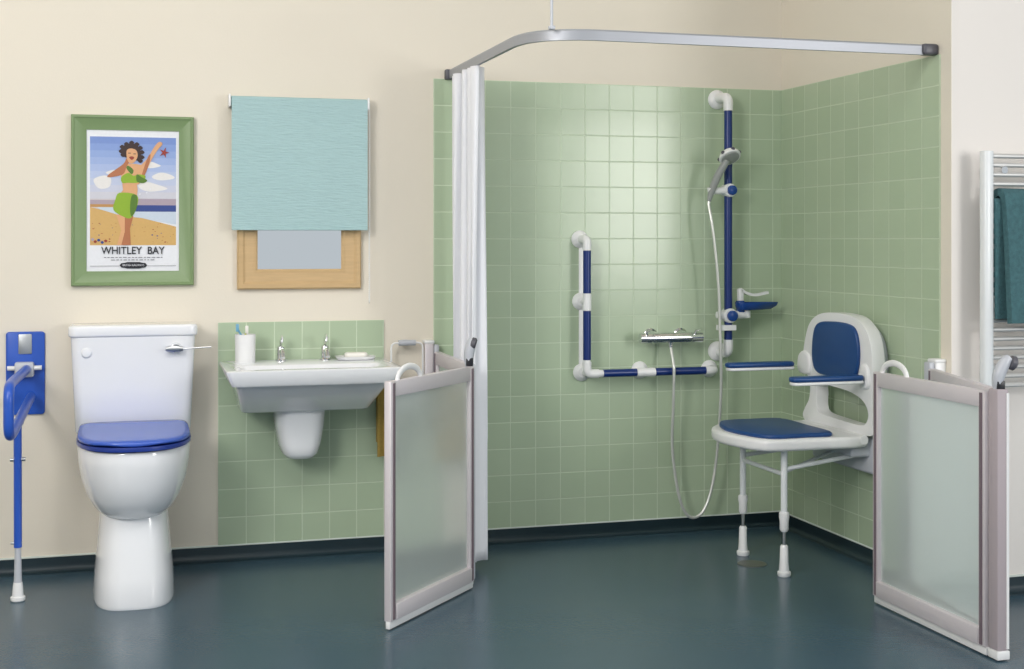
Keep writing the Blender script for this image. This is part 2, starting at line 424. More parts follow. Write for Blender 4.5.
loft(bm, [[(-1.893 + x, -.09 + y, z) for x, y in rrect(-hw, -hd, hw, hd, .03)] for hw, hd, z in ((.062, .036, .7738), (.07, .044, .777), (.078, .05, .788), (.075, .047, .788), (.06, .036, .781))])
tag(link('soap_dish', bm, 'wplast'), 'shallow white soap dish on the basin\'s right end', 'soap dish')
tag(link('soap_bar', PR(rrect(-.045, -.026, .045, .026, .02), (-1.89, -.09, .7825), X_, Y_, 0, .02, bev=.008), 'soap'), 'white bar of soap lying in the soap dish', 'soap')

# ------------------------------------------------------------------ towel ring with ochre towel
tr = thing('towel_ring', 'white wire towel ring with grey grip on the wall right of the basin', 'towel ring', (-1.678, 0, .83))
link('wire_loop', TB(fillet([(-1.678, -.05, .832), (-1.742, -.05, .832), (-1.742, -.05, .64), (-1.614, -.05, .64), (-1.614, -.05, .832), (-1.678, -.05, .832)], .022), .004, 10), 'wplast', tr)
link('grip', TB([(-1.712, -.05, .832), (-1.644, -.05, .832)], .0115, 16), 'gplast', tr)
link('wall_bracket', B((-1.69, -.045, .822), (-1.666, 0, .842), .004), 'gplast', tr)
def towel(name, m, x0, x1, ytop, ztop, zf, zb, th, sag, label, cat, off=.012, amp=.004, freq=60):
    """folded towel draped over a bar at (y=ytop, z=ztop)"""
    bm = bmesh.new(); rings = []
    path = [(-off - sag, zf)] + [(-off - sag * (1 - i / 8), zf + (ztop - zf) * i / 8) for i in range(1, 9)]
    path += [(-off * math.cos(a), ztop + off * math.sin(a)) for a in [PI * i / 8 for i in range(1, 8)]]
    path += [(off, ztop - (ztop - zb) * i / 6) for i in range(0, 7)]
    nx = 26
    def grid(side):
        g = []
        for i in range(nx + 1):
            x = x0 + (x1 - x0) * i / nx; row = []
            for j, (y, z) in enumerate(path):
                a, b = path[max(0, j - 1)], path[min(len(path) - 1, j + 1)]
                d = Vector((0, b[0] - a[0], b[1] - a[1])).normalized(); nn = Vector((0, -d.z, d.y))
                w = amp * math.sin(x * freq + z * 3) + amp * .5 * math.sin(x * freq * 2.3 + 1)
                row.append(bm.verts.new(Vector((x, ytop + y, z)) + nn * (w * min(1, abs(ztop - z) * 8) + side * th / 2)))
            g.append(row)
        return g
    A, Bq = grid(1), grid(-1); m_ = len(path)
    for i in range(nx):
        for j in range(m_ - 1):
            bm.faces.new((A[i][j], A[i + 1][j], A[i + 1][j + 1], A[i][j + 1])); bm.faces.new((Bq[i][j], Bq[i][j + 1], Bq[i + 1][j + 1], Bq[i + 1][j]))
        for j in (0, m_ - 1): bm.faces.new((A[i][j], A[i + 1][j], Bq[i + 1][j], Bq[i][j]))
    for j in range(m_ - 1):
        for i in (0, nx): bm.faces.new((A[i][j], A[i][j + 1], Bq[i][j + 1], Bq[i][j]))
    return tag(link(name, bm, m, angle=80), label, cat)
towel('hand_towel', 'ochre', -1.800, -1.625, -.05, .643, .385, .44, .010, 0.0, 'ochre hand towel hanging from the ring beside the basin', 'towel', amp=.008, freq=90)

# ------------------------------------------------------------------ framed poster
fp = thing('framed_poster', 'seaside travel poster in green frame on the cream wall above the toilet', 'poster', (-2.729, -.012, 1.39))
def frame(bm, x0, x1, z0, z1, prof, y0=0):
    """mitred frame; prof = list of (inset from the outer edge, depth from wall)"""
    rings = []
    for (cx, cz, sx, sz) in ((x0, z0, 1, 1), (x1, z0, -1, 1), (x1, z1, -1, -1), (x0, z1, 1, -1), (x0, z0, 1, 1)):
        rings.append([(cx + sx * i, y0 - d, cz + sz * i) for i, d in prof])
    loft(bm, rings, cap=False); bmesh.ops.remove_doubles(bm, verts=bm.verts, dist=1e-6)
    return bm
link('frame', frame(bmesh.new(), -2.953, -2.505, 1.069, 1.713, [(0, 0), (0, .026), (.004, .031), (.009, .031), (.013, .027), (.05, .014), (.055, .013), (.055, .004), (.055, 0)]), 'green_frame', fp, angle=20)
# the printed sheet: thin layers of ink on paper
INK = ['i_paper', 'i_sky', 'i_sky2', 'i_haze', 'i_cloud', 'i_sea', 'i_surf', 'i_sand', 'i_sand2', 'i_skin', 'i_skin2', 'i_hair', 'i_green', 'i_green2', 'i_red', 'i_black', 'i_text', 'i_lilac'] + ['i_sky%d' % k for k in range(10, 20)]
pb = bmesh.new(); lay = [0]
def ink(pts, m, sm=0):
    """pts in a 100 x 151 frame of the picture (0,0 top left)"""
    lay[0] += 1
    q = sm2(pts, 4) if sm else pts
    y = -.008 - lay[0] * .00004
    f = pb.faces.new([pb.verts.new((-2.8855 + a * .003145, y, 1.633 - b * .00272)) for a, b in q]); f.material_index = INK.index(m)
box(pb, (-2.898, -.008, 1.124), (-2.56, -.002, 1.658), mi=0)
def R_(a, b, c, d, m): ink([(a, b), (c, b), (c, d), (a, d)], m)
SKY = [(118, 144, 204), (130, 155, 210), (142, 165, 214), (154, 174, 218), (166, 183, 221), (178, 191, 222), (188, 197, 221), (196, 200, 218), (202, 202, 212), (200, 194, 198)]
for k, c in enumerate(SKY):
    M['i_sky%d' % (k + 10)] = mat('ink_sky', c, .35, noise=.04, nscale=90); R_(0, k * 9.6, 100, 104 if k == 9 else k * 9.6 + 10, 'i_sky%d' % (k + 10))
for q in ([(62, 38), (70, 34), (78, 37), (82, 40), (72, 43), (64, 42)], [(72, 54), (82, 49), (94, 52), (98, 57), (84, 60), (74, 58)], [(56, 66), (64, 62), (78, 66), (90, 72), (70, 76), (58, 72)],
          [(4, 60), (16, 54), (24, 58), (22, 70), (10, 72)], [(18, 50), (28, 46), (34, 50), (26, 54)]): ink(q, 'i_cloud', 1)
R_(50, 86, 100, 96, 'i_lilac'); R_(0, 88, 40, 94, 'i_lilac')
R_(0, 94, 45, 98, 'i_sand2'); R_(45, 95, 100, 104, 'i_sea')
ink([(45, 104), (100, 104), (100, 122), (70, 116), (45, 112)], 'i_surf')
ink([(8, 98), (45, 98), (45, 112), (18, 106)], 'i_surf')
ink([(0, 98), (14, 102), (36, 110), (60, 113), (84, 120), (100, 125), (100, 151), (0, 151)], 'i_sand')
for k in range(46):
    a, b = random.uniform(2, 97), random.uniform(120, 148)
    s = random.uniform(.5, 1.6); ink([(a - s, b), (a, b - s * .6), (a + s, b), (a, b + s * .6)], random.choice(['i_sand2', 'i_sand2', 'i_red', 'i_skin2', 'i_sea']))
for a, b, m in ((6, 146, 'i_red'), (10, 144, 'i_sea'), (14, 147, 'i_sea'), (18, 145, 'i_red'), (3, 143, 'i_lilac')): ink([(a - 2, b), (a, b - 2), (a + 2, b), (a, b + 2)], m, 1)
# a plain bather waving
ink([(30, 108), (50, 110), (46, 128), (47, 151), (31, 151), (36, 130)], 'i_skin', 0)
ink([(40, 112), (50, 110), (46, 128), (47, 151), (36, 151), (40, 132)], 'i_skin2', 0)
ink([(37, 64), (54, 64), (55, 74), (54, 84), (33, 82), (38, 74)], 'i_skin', 0)
ink([(34, 78), (54, 81), (54, 98), (47, 113), (38, 111), (27, 102), (29, 88)], 'i_green', 1)
ink([(48, 82), (54, 82), (54, 98), (48, 111), (46, 100)], 'i_green2', 1)
ink([(40, 38), (62, 40), (58, 54), (56, 66), (38, 64), (36, 52)], 'i_skin', 1)
ink([(56, 44), (66, 30), (74, 14), (80, 6), (84, 9), (78, 18), (70, 34), (62, 56), (57, 62)], 'i_skin', 1)
ink([(66, 30), (70, 24), (68, 38), (62, 56), (58, 60)], 'i_skin2', 1)
ink([(20, 56), (22, 52), (38, 38), (42, 30), (46, 32), (42, 42), (38, 52), (26, 56)], 'i_skin2', 1)
ink([(36, 56), (44, 50), (50, 54), (56, 52), (64, 54), (62, 60), (54, 64), (44, 64), (37, 64)], 'i_green', 1)
ink([(54, 52), (60, 56), (66, 60), (62, 64), (54, 62)], 'i_green2', 1)
ink([(44, 40), (50, 46), (48, 52), (42, 44)], 'i_green2', 1)
ink([(36, 24), (35, 18), (39, 12), (46, 9), (54, 11), (58, 18), (59, 26), (57, 33), (46, 30), (40, 28)], 'i_hair', 1)
for a, b in ((36, 20), (37, 14), (42, 10), (48, 8), (54, 10), (58, 15), (60, 21), (60, 28), (58, 33), (38, 25)): ink([(a - 3, b), (a, b - 3), (a + 3, b), (a, b + 3)], 'i_hair', 1)
ink([(42, 20), (46, 16), (53, 18), (55, 26), (52, 34), (47, 37), (43, 32)], 'i_skin', 1)
ink([(45, 28), (49, 27), (51, 29), (48, 32)], 'i_red', 1)
ink([(44, 22), (47, 22), (47, 23), (44, 23)], 'i_hair'); ink([(50, 23), (53, 23), (53, 24), (50, 24)], 'i_hair')
# starfish held up
st = []
for k in range(10):
    a = 2 * PI * k / 10 + .3; r = 8 if k % 2 == 0 else 2.6
    st.append((86 + r * .8 * math.sin(a), 21 - r * math.cos(a)))
ink(st, 'i_red')
for a, b in ((60, 72), (66, 78), (58, 80), (70, 73)): ink([(a - 1.5, b), (a, b - 2), (a + .4, b), (a, b + .4)], 'i_paper')
for k, (a0, a1, b) in enumerate(((16, 84, 167.5), (24, 76, 171))):
    a = a0
    while a < a1:
        w = random.uniform(2, 5); R_(a, b, min(a1, a + w), b + 1.0, 'i_text'); a += w + 1.4
R_(0, 179.6, 34, 180.2, 'i_text'); R_(66, 179.6, 100, 180.2, 'i_text')
ink([(34, 179), (36, 176), (40, 175.5), (43, 174.5), (57, 174.5), (60, 175.5), (64, 176), (66, 179), (64, 182), (60, 182.5), (57, 183.5), (43, 183.5), (40, 182.5), (36, 182)], 'i_black')
def text(body, size, x, y, z, m, width=None, bold=0):
    c = bpy.data.curves.new('lettering', 'FONT'); c.body = body; c.size = size; c.align_x = 'CENTER'; c.align_y = 'CENTER'; c.extrude = .0003; c.offset = bold
    o = bpy.data.objects.new('lettering', c); COL.objects.link(o)
    dg = bpy.context.evaluated_depsgraph_get(); dg.update(); me = bpy.data.meshes.new_from_object(o.evaluated_get(dg))
    bpy.data.objects.remove(o)
    xs = [v.co.x for v in me.vertices]; w = max(xs) - min(xs); k = width / w if width else 1
    for v in me.vertices: v.co = Vector((v.co.x * k, -v.co.z, v.co.y))
    for v in me.vertices: v.co += Vector((x, y, z))
    for p in me.polygons: p.material_index = INK.index(m)
    pb.from_mesh(me); bpy.data.meshes.remove(me)
PX = -2.7283
text('WHITLEY  BAY', .040, PX - .001, -.0135, 1.201, 'i_black', .232, .0003)
text('BRITISH RAILWAYS', .010, PX, -.0235, 1.633 - 179 * .00272, 'i_paper', .078)
pr_o = link('print', pb, INK, fp, smooth=False)

# ------------------------------------------------------------------ mirror and roller blind
mr = thing('wall_mirror', 'mirror in pale wooden frame half covered by the blue blind', 'mirror', (-2.1, -.003, 1.05))
link('frame', frame(bmesh.new(), -2.341, -1.858, 1.05, 1.74, [(0, 0), (0, .022), (.006, .03), (.02, .031), (.03, .024), (.062, .02), (.07, .022), (.078, .016), (.078, 0)]), 'wood', mr, angle=20)
link('glass', B((-2.27, -.012, 1.12), (-1.93, -.004, 1.67)), 'mirror', mr, smooth=False)
rb = thing('roller_blind', 'duck egg blue roller blind pulled down over the mirror', 'blind', (-2.1, 0, 1.8))
bm = bmesh.new()
N = 30
g = []
for j in range(N + 1):
    z = 1.792 - (1.792 - 1.287) * j / N
    g.append([bm.verts.new((-2.3655 + .5265 * i / 24, -.062 + .0015 * math.sin(i * .7) * j / N, z)) for i in range(25)])
g2 = [[bm.verts.new(v.co + Vector((0, .0012, 0))) for v in r] for r in g]
for j in range(N):
    for i in range(24):
        bm.faces.new((g[j][i], g[j][i + 1], g[j + 1][i + 1], g[j + 1][i])); bm.faces.new((g2[j][i], g2[j + 1][i], g2[j + 1][i + 1], g2[j][i + 1]))
link('fabric', bm, 'blind', rb, angle=80)
link('bottom_bar', B((-2.3655, -.0665, 1.280), (-1.839, -.0575, 1.288), .002), 'blind', rb)
link('roller', TB([(-2.3655, -.043, 1.779), (-1.839, -.043, 1.779)], .019, 24), 'blind', rb)
for x in (-2.3725, -1.835):
    link('bracket', B((x - .004, -.066, 1.755), (x + .004, 0, 1.803), .003), 'wplast', rb)
bm = bmesh.new()
for x, y in ((-1.829, -.035), (-1.829, -.055)):
    tube(bm, [(x, y, 1.78), (x, y, 1.0)], .0008, 6)
    for k in range(98):
        bmesh.ops.create_icosphere(bm, subdivisions=1, radius=.0022, matrix=Matrix.Translation((x, y, 1.78 - k * .008)))
tube(bm, smoothpath([(-1.829, -.035, 1.0), (-1.829, -.045, .992), (-1.829, -.055, 1.0)]), .0012, 6)
link('bead_chain', bm, 'wplast', rb)

# ------------------------------------------------------------------ drop-down rail left of the toilet
dr = thing('drop_down_rail', 'blue hinged drop-down support rail with leg on wall left of toilet', 'grab rail', (-3.115, 0, 0))
link('wall_plate', PR(rrect(-3.183, .592, -3.046, .901, .012), (0, 0, 0), X_, Z_, 0, .012, bev=.004), 'railblue', dr)
link('label_plate', PR(rrect(-3.139, .818, -3.092, .892, .004), (0, 0, 0), X_, Z_, .012, .015, bev=.001), 'satin', dr)
link('hinge_block', B((-3.150, -.055, .735), (-3.083, -.012, .79), .007), 'gplast', dr)
link('hinge_pin', TB([(-3.176, -.035, .768), (-3.056, -.035, .768)], .0085, 16), 'wplast', dr)
pts = fillet([(-3.108, -.05, .765), (-3.110, -.15, .765), (-3.119, -.60, .770), (-3.119, -.70, .765), (-3.119, -.70, .605), (-3.114, -.60, .605), (-3.105, -.36, .63), (-3.092, -.06, .665)], .07, 8)
link('arm_loop', TB(pts, .0165, 18), 'railblue', dr)
link('arm_bolt', TB([(-3.128, -.40, .615), (-3.094, -.40, .615)], .008, 12), 'satin', dr)
link('leg_tube', TB([(-3.1135, -.40, .62), (-3.1125, -.40, .185)], .0135, 18), 'railblue', dr)
link('leg_bolt', TB([(-3.138, -.40, .487), (-3.088, -.40, .487)], .0065, 12), 'satin', dr)
link('leg_bolt', TB([(-3.136, -.40, .200), (-3.098, -.40, .200)], .005, 12), 'satin', dr)
lt = link('leg_extension', LA((-3.1125, -.40, .06), Z_, [(0, .014), (.03, .0125), (.125, .0105), (.13, .0105)], 18), 'gplast', dr)
link('rubber_foot', LA((-3.1125, -.40, 0), Z_, [(0, .02), (.004, .024), (.015, .0245), (.018, .019), (.052, .0165), (.065, .0145)], 24), 'wplast', lt)

# ------------------------------------------------------------------ shower curtain rail and curtain
ZR = 1.913
rail = thing('curtain_rail', 'aluminium curtain rail bending round the shower below the ceiling', 'curtain rail', (-1.51, -.02, ZR))
rp = fillet([(-1.492, -.012, ZR), (-1.492, -1.16, ZR), (-.012, -1.16, ZR)], .24, 14)
pf = [(-.018, -.007), (-.018, .007), (.012, .0085), (.018, .005), (.018, -.005), (.012, -.0085)]
link('track', TB(rp, 0, prof=pf, up=(0, 0, 1)), 'trackm', rail, angle=30)
link('wall_bracket', B((-1.515, -.03, ZR - .022), (-1.475, 0, ZR + .02), .006), 'dgrey', rail)
link('wall_bracket', B((-.062, -1.182, ZR - .019), (-.001, -1.14, ZR + .021), .010, 3), 'dgrey', rail)
bm = TB([(-1.428, -1.158, ZR + .014), (-1.428, -1.158, TOP)], .005, 10)
link('ceiling_rod', bm, 'gplast', rail)
link('rod_clamp', B((-1.438, -1.168, ZR + .012), (-1.418, -1.148, ZR + .024), .003), 'gplast', rail)
# curtain bunched near the wall
bm = bmesh.new(); rows = []
nz, nu = 40, 190
for j in range(nz + 1):
    t = j / nz; z = ZR - .021 - t * (ZR - .021 - .035)
    row = []
    y0, y1 = -.10 - .03 * t, -.47 + .02 * t
    for i in range(nu + 1):
        s = i / nu
        ph = s * 2 * PI * 6
        a = (.026 + .008 * t) * (1 + .35 * math.sin(7 * s * PI + 1.3)) * (1 if j else 1)
        y = y0 + (y1 - y0) * s + .008 * math.sin(ph * 2 + t * 2)
        x = -1.492 + a * math.sin(ph + .5 * math.sin(t * 3 + s * 9)) + .004 * t
        row.append(bm.verts.new((x, y, z)))
    rows.append(row)
for j in range(nz):
    for i in range(nu): bm.faces.new((rows[j][i], rows[j][i + 1], rows[j + 1][i + 1], rows[j + 1][i]))
cu = link('shower_curtain', bm, 'curtain', angle=180)
tag(cu, 'white shower curtain bunched open at the wall end of the rail', 'curtain')
so = cu.modifiers.new('thickness', 'SOLIDIFY'); so.thickness = .0012

# ------------------------------------------------------------------ half-height folding doors
def basis(a, b):
    a, b = Vector((a[0], a[1], 0)), Vector((b[0], b[1], 0)); u = (b - a).normalized(); return a, u, Vector((-u.y, u.x, 0)), (b - a).length
def obox(bm, o, u, n, s0, s1, d0, d1, z0, z1, bev=.003):
    t = bmesh.new(); box(t, (s0, d0, z0), (s1, d1, z1), bev, 2)
    mt = Matrix(((u.x, n.x, 0, o.x), (u.y, n.y, 0, o.y), (0, 0, 1, 0), (0, 0, 0, 1)))
    bmesh.ops.transform(t, matrix=mt, verts=t.verts)
    me = bpy.data.meshes.new('tmp'); t.to_mesh(me); t.free(); bm.from_mesh(me); bpy.data.meshes.remove(me)
    return bm
def dpanel(parent, a, b, ztop, front, handle_at=None):
    """framed frosted panel from a to b; front = which side (+1/-1 of the panel normal) the camera sees"""
    o, u, n, L_ = basis(a, b); D = .013
    sw = .032
    fm = bmesh.new()
    for s0, s1 in ((0, sw), (L_ - sw, L_)):
        obox(fm, o, u, n, s0, s1, -D, D, .028, ztop)
    obox(fm, o, u, n, sw - .004, L_ - sw + .004, -D, D, ztop - .05, ztop)
    obox(fm, o, u, n, sw - .004, L_ - sw + .004, -D - .006, D + .006, .030, .082)
    f = link('panel_frame', fm, 'alu', parent, angle=30)
    g = bmesh.new(); g.faces.new([g.verts.new(o + u * a_ + Z_ * b_) for a_, b_ in ((sw - .006, .075), (L_ - sw + .006, .075), (L_ - sw + .006, ztop - .045), (sw - .006, ztop - .045))])
    link('frosted_pane', g, 'frost', f, smooth=False)
    g = bmesh.new(); obox(g, o, u, n, 0, L_, -.008, .008, .004, .030, .003)
    link('bottom_seal', g, 'wplast', f)
    g = bmesh.new()
    for s in (.011, L_ - .023): obox(g, o, u, n, s, s + .012, -D - .003, D + .003, .034, ztop - .006, 0)
    link('seal_strip', g, 'aludark', f, smooth=False)
    if handle_at is not None:
        c = o + u * handle_at
        pts = [c + u * (.075 * math.cos(a_)) + Z_ * (ztop - .006 + .044 * math.sin(a_)) for a_ in [PI * i / 16 for i in range(17)]]
        prof = [(x * .5, y) for x, y in [(.013 * math.cos(2 * PI * j / 12), .011 * math.sin(2 * PI * j / 12)) for j in range(12)]]
        link('grab_handle', TB(pts, 0, prof=prof, up=n), 'wplast', f, angle=60)
    return f
def latch(parent, p, ztop, du, k_=1.0):
    """fold hinge catch: a raised grey lever with a dark oval button"""
    p = Vector((p[0], p[1], ztop)); du = Vector((du[0], du[1], 0)).normalized(); n = Vector((-du.y, du.x, 0))
    bm = bmesh.new()
    pts = smoothpath([p + Z_ * .0, p + Z_ * .03, p + du * .006 * k_ + Z_ * .055, p + du * .022 * k_ + Z_ * .085, p + du * .036 * k_ + Z_ * .098])
    k = len(pts)
    tube(bm, pts, 0, radii=[.013 + .006 * math.sin(PI * i / (k - 1)) for i in range(k)], n=14)
    l = link('latch', bm, 'gplast', parent, angle=60)
    link('latch_button', LA(p + du * (.052 * k_ - .006) + Z_ * .082, du + Vector((0, 0, -.3)), [(-.012, .014), (-.008, .021), (.004, .022), (.010, .015)], 20), 'dgrey', l)
    b = bmesh.new(); obox(b, p - Z_ * 0 + Vector((0, 0, -p.z)), du, n, -.009, .016, -.016, .016, ztop + .002, ztop + .032, .003)
    link('latch_base', b, 'black', l)

ld = thing('folding_shower_door', 'left half-height folding shower door of frosted panels beside the basin', 'shower door', (-1.57, -.02, 0), 'half-height shower doors')
bm = bmesh.new(); box(bm, (-1.604, -.048, .0), (-1.568, 0, .832), .005); link('wall_post', bm, 'alu', ld)
link('post_cap', B((-1.607, -.052, .826), (-1.565, 0, .84), .005), 'wplast', ld)
bm = bmesh.new(); box(bm, (-1.566, -.052, .02), (-1.546, -.012, .822), .006); link('hinge_post', bm, 'gplast', ld)
FL = (-1.573, -.672)
dpanel(ld, (-1.556, -.06), (-1.564, -.640), .795, 1)
dpanel(ld, FL, (-1.957, -1.100), .792, 1, handle_at=.44)
bm = bmesh.new(); box(bm, (-1.580, -.668, .03), (-1.556, -.640, .80), .005); link('fold_hinge', bm, 'gplast', ld)
latch(ld, (-1.578, -.655), .79, (.10, -.03), .45)

rd = thing('folding_shower_door', 'right half-height folding shower door of frosted panels in front of the seat', 'shower door', (-.02, -1.2, 0), 'half-height shower doors')
bm = bmesh.new(); box(bm, (-.042, -1.222, .0), (-.0, -1.176, .818), .005); link('wall_post', bm, 'wplast', rd)
link('post_cap', B((-.045, -1.225, .812), (-.0, -1.172, .826), .005), 'wplast', rd)
bm = bmesh.new(); box(bm, (-.068, -1.222, .02), (-.046, -1.185, .816), .006); link('hinge_post', bm, 'gplast', rd)
dpanel(rd, (-.062, -1.228), (-.250, -1.860), .795, 1)
dpanel(rd, (-.287, -1.858), (-.290, -1.241), .792, 1, handle_at=.505)
bm = bmesh.new(); box(bm, (-.292, -1.908, .03), (-.252, -1.862, .802), .006); link('fold_hinge', bm, 'aludull', rd)
bm = bmesh.new(); box(bm, (-.262, -1.911, .036), (-.254, -1.89, .79), 0); box(bm, (-.293, -1.910, .004), (-.250, -1.862, .03), .003)
link('hinge_seal', bm, 'wplast', rd)
latch(rd, (-.274, -1.885), .795, (.10, -.02), 1.0)

# ------------------------------------------------------------------ grab rails
def flange(bm, x, z, y1, r=.036):
    lathe(bm, (x, -.006, z), (0, -1, 0), [(0, r), (.006, r + .001), (.014, r - .004), (.02, r - .012), (.024, .02)], 28)
def gtube(parent, a, b, m, name, r=.0165): return link(name, TB([a, b], r, 20), m, parent)
gr = thing('grab_rail', 'L-shaped white grab rail with blue grips low on the shower\'s back wall', 'grab rail', (-.93, 0, .69))
XV, YV, ZH = -.929, -.08, .690
bm = bmesh.new()
tube(bm, fillet([(XV - .008, -.02, 1.245), (XV, YV, 1.245), (XV, YV, 1.20)], .035), .0185, 20)
tube(bm, fillet([(XV, YV, .74), (XV, YV, ZH), (XV + .05, YV, ZH)], .035), .0185, 20)
tube(bm, fillet([(-.40, YV, ZH), (-.355, YV, ZH), (-.35, -.02, ZH)], .035), .0185, 20)
tube(bm, [(XV, YV, .952), (XV, YV, 1.020)], .0185, 20); tube(bm, [(-.71, YV, ZH), (-.63, YV, ZH)], .0185, 20)
tube(bm, [(XV, YV, 1.2), (XV, YV, .74)], .0150, 16); tube(bm, [(XV + .05, YV, ZH), (-.38, YV, ZH)], .0150, 16)
for x, z in ((XV, .986), (-.67, ZH), (XV + .006, ZH)): tube(bm, [(x, -.01, z), (x, YV, z)], .013, 14)
link('rail_tube', bm, 'wplast', gr)
for x, z in ((XV - .008, 1.245), (XV - .004, .986), (XV, ZH), (-.67, ZH + .003), (-.35, ZH)):
    b = bmesh.new(); flange(b, x, z, 0); link('wall_flange', b, 'wplast', gr)
link('back_strip', B((XV - .012, -.014, .72), (XV + .012, -.006, 1.23), .003), 'wplast', gr)
gtube(gr, (XV, YV, 1.198), (XV, YV, 1.022), 'navy', 'blue_grip'); gtube(gr, (XV, YV, .950), (XV, YV, .748), 'navy', 'blue_grip')
gtube(gr, (-.86, YV, ZH), (-.712, YV, ZH), 'navy', 'blue_grip'); gtube(gr, (-.628, YV, ZH), (-.392, YV, ZH), 'navy', 'blue_grip')

rr = thing('shower_riser_rail', 'tall vertical blue grab rail carrying the shower head', 'grab rail', (-.303, 0, 1.3))
XT, YT = -.303, -.10
bm = bmesh.new()
tube(bm, fillet([(XT - .012, -.02, 1.848), (XT, YT, 1.848), (XT, YT, 1.79)], .04), .0205, 20)
link('rail_elbow', bm, 'wplast', rr); bm = bmesh.new()
tube(bm, fillet([(XT, YT, .82), (XT, YT, .762), (XT - .008, -.02, .762)], .04), .0205, 20)
link('rail_elbow', bm, 'wplast', rr)
for z in (1.845, .765):
    b = bmesh.new(); flange(b, XT - .010, z, 0, .041); link('wall_flange', b, 'wplast', rr)
gtube(rr, (XT, YT, 1.80), (XT, YT, .81), 'navy', 'blue_grip', .0172)
# slider holding the hand shower
sl = link('slider', LA((XT, YT + .03, 1.452), (0, -1, 0), [(0, .024), (.004, .028), (.05, .029), (.056, .026)], 28), 'wplast', rr)
b = bmesh.new(); tube(b, [(XT - .01, YT - .012, 1.451), (XT - .085, YT - .02, 1.448)], 0, n=16, radii=[.017, .013])
lathe(b, (XT - .088, YT - .022, 1.432), (-.1, -.15, 1), [(0, .014), (.03, .017)], 18)
link('handset_socket', b, 'wplast', sl)
link('slider_knob', LA((XT + .004, YT - .026, 1.452), (0, -1, 0), [(0, .021), (.012, .020), (.015, .014)], 24), 'blue', sl)
hg = link('hose_guide', TB([(XT - .052, YT - .012, .872), (XT + .022, YT - .012, .872)], 0, prof=[(-.011, -.02), (-.011, .02), (.011, .02), (.011, -.02)]), 'wplast', rr, angle=30)
# hand shower
hs = thing('shower_handset', 'grey and white hand shower head clipped to the blue riser rail', 'shower head', (-.39, -.13, 1.44))
bm = bmesh.new()
pts = smoothpath([(-.402, -.122, 1.405), (-.392, -.13, 1.45), (-.374, -.15, 1.51), (-.352, -.172, 1.56), (-.345, -.178, 1.575)])
k = len(pts); tube(bm, pts, 0, n=16, radii=[.009 + .0075 * math.sin(PI * min(1, (i / (k - 1)) * 1.25) * .8) for i in range(k)])
link('handle', bm, 'handle_grey', hs)
ax = Vector((.06, -.55, -.70)).normalized(); hc = Vector((-.333, -.176, 1.592))
hd = link('head', LA(hc - ax * .026, ax, [(0, .012), (.006, .030), (.018, .043), (.032, .047), (.036, .045)], 30), 'wplast', hs)
link('spray_plate', LA(hc + ax * .009, ax, [(0, .039), (.005, .037), (.007, .024), (.0075, .001)], 28), 'handle_grey', hd)
u = ax.orthogonal().normalized(); v = ax.cross(u)
for q in range(6):
    a = 2 * PI * q / 6 + .35
    pnt = hc + (u * math.cos(a) + v * math.sin(a)) * .044 + ax * -.002
    b = bmesh.new(); bmesh.ops.create_icosphere(b, subdivisions=2, radius=.0085, matrix=Matrix.Translation(pnt)); link('grip_bump', b, 'dgrey', hd)
# thermostatic bar valve
sv = thing('shower_valve', 'chrome thermostatic bar valve on the shower\'s back wall', 'shower valve', (-.56, 0, .83))
b = LA((-.700, -.085, .832), X_, [(0, .010), (.003, .021), (.05, .0225), (.052, .020), (.056, .020), (.058, .0225), (.225, .0225), (.227, .020), (.231, .020), (.233, .0225), (.282, .021), (.285, .010)], 26)
link('bar', b, 'chrome', sv)
for x in (-.62, -.485):
    link('wall_inlet', LA((x, -.006, .836), (0, -1, 0), [(0, .032), (.006, .032), (.012, .024), (.07, .017)], 24), 'chrome', sv)
for x in (-.668, -.448):
    link('control_lever', TB([(x, -.085, .852), (x, -.095, .862), (x + .004, -.12, .866)], .005, 10), 'chrome', sv)
link('outlet', LA((-.560, -.085, .812), (0, 0, -1), [(0, .011), (.012, .010), (.02, .0085)], 16), 'chrome', sv)
ho = smoothpath([(-.560, -.087, .792), (-.560, -.112, .735), (-.560, -.122, .69), (-.559, -.112, .55), (-.555, -.09, .40), (-.545, -.09, .28), (-.522, -.09, .16), (-.490, -.09, .090), (-.452, -.09, .073), (-.412, -.09, .10), (-.378, -.09, .18),
                 (-.356, -.092, .30), (-.350, -.11, .45), (-.350, -.13, .62), (-.356, -.14, .76), (-.360, -.14, .88), (-.366, -.142, 1.03), (-.382, -.142, 1.2), (-.397, -.138, 1.32), (-.403, -.124, 1.385), (-.402, -.122, 1.405)], 10)
tag(link('shower_hose', TB(ho, .0066, 10), 'hose_m'), 'thin silver shower hose looping from the chrome valve to the hand shower', 'hose')
# soap tray with its clamp
sd = thing('soap_tray', 'blue soap tray with white hook clamped to the foot of the riser rail', 'soap tray', (-.28, -.1, .93))
bm = LA((XT + .002, YT + .028, .922), (0, -1, 0), [(0, .027), (.004, .030), (.05, .031), (.056, .028)], 28)
tube(bm, [(XT - .055, YT - .005, .926), (XT - .02, YT - .005, .924)], 0, n=14, radii=[.014, .02])
tube(bm, [(XT + .02, YT - .002, .924), (XT + .09, YT - .002, .924)], 0, n=14, radii=[.019, .015])
lathe(bm, (XT + .086, YT - .002, .912), Z_, [(0, .015), (.03, .016)], 16)
link('clamp', bm, 'wplast', sd)
link('clamp_knob', LA((XT + .004, YT - .03, .922), (0, -1, 0), [(0, .023), (.012, .022), (.015, .016)], 24), 'blue', sd)
to = sm2([(-.262, -.132), (-.215, -.15), (-.16, -.145), (-.085, -.112), (-.078, -.098), (-.16, -.068), (-.235, -.06), (-.265, -.085)], 4)
bm = bmesh.new(); rg = []
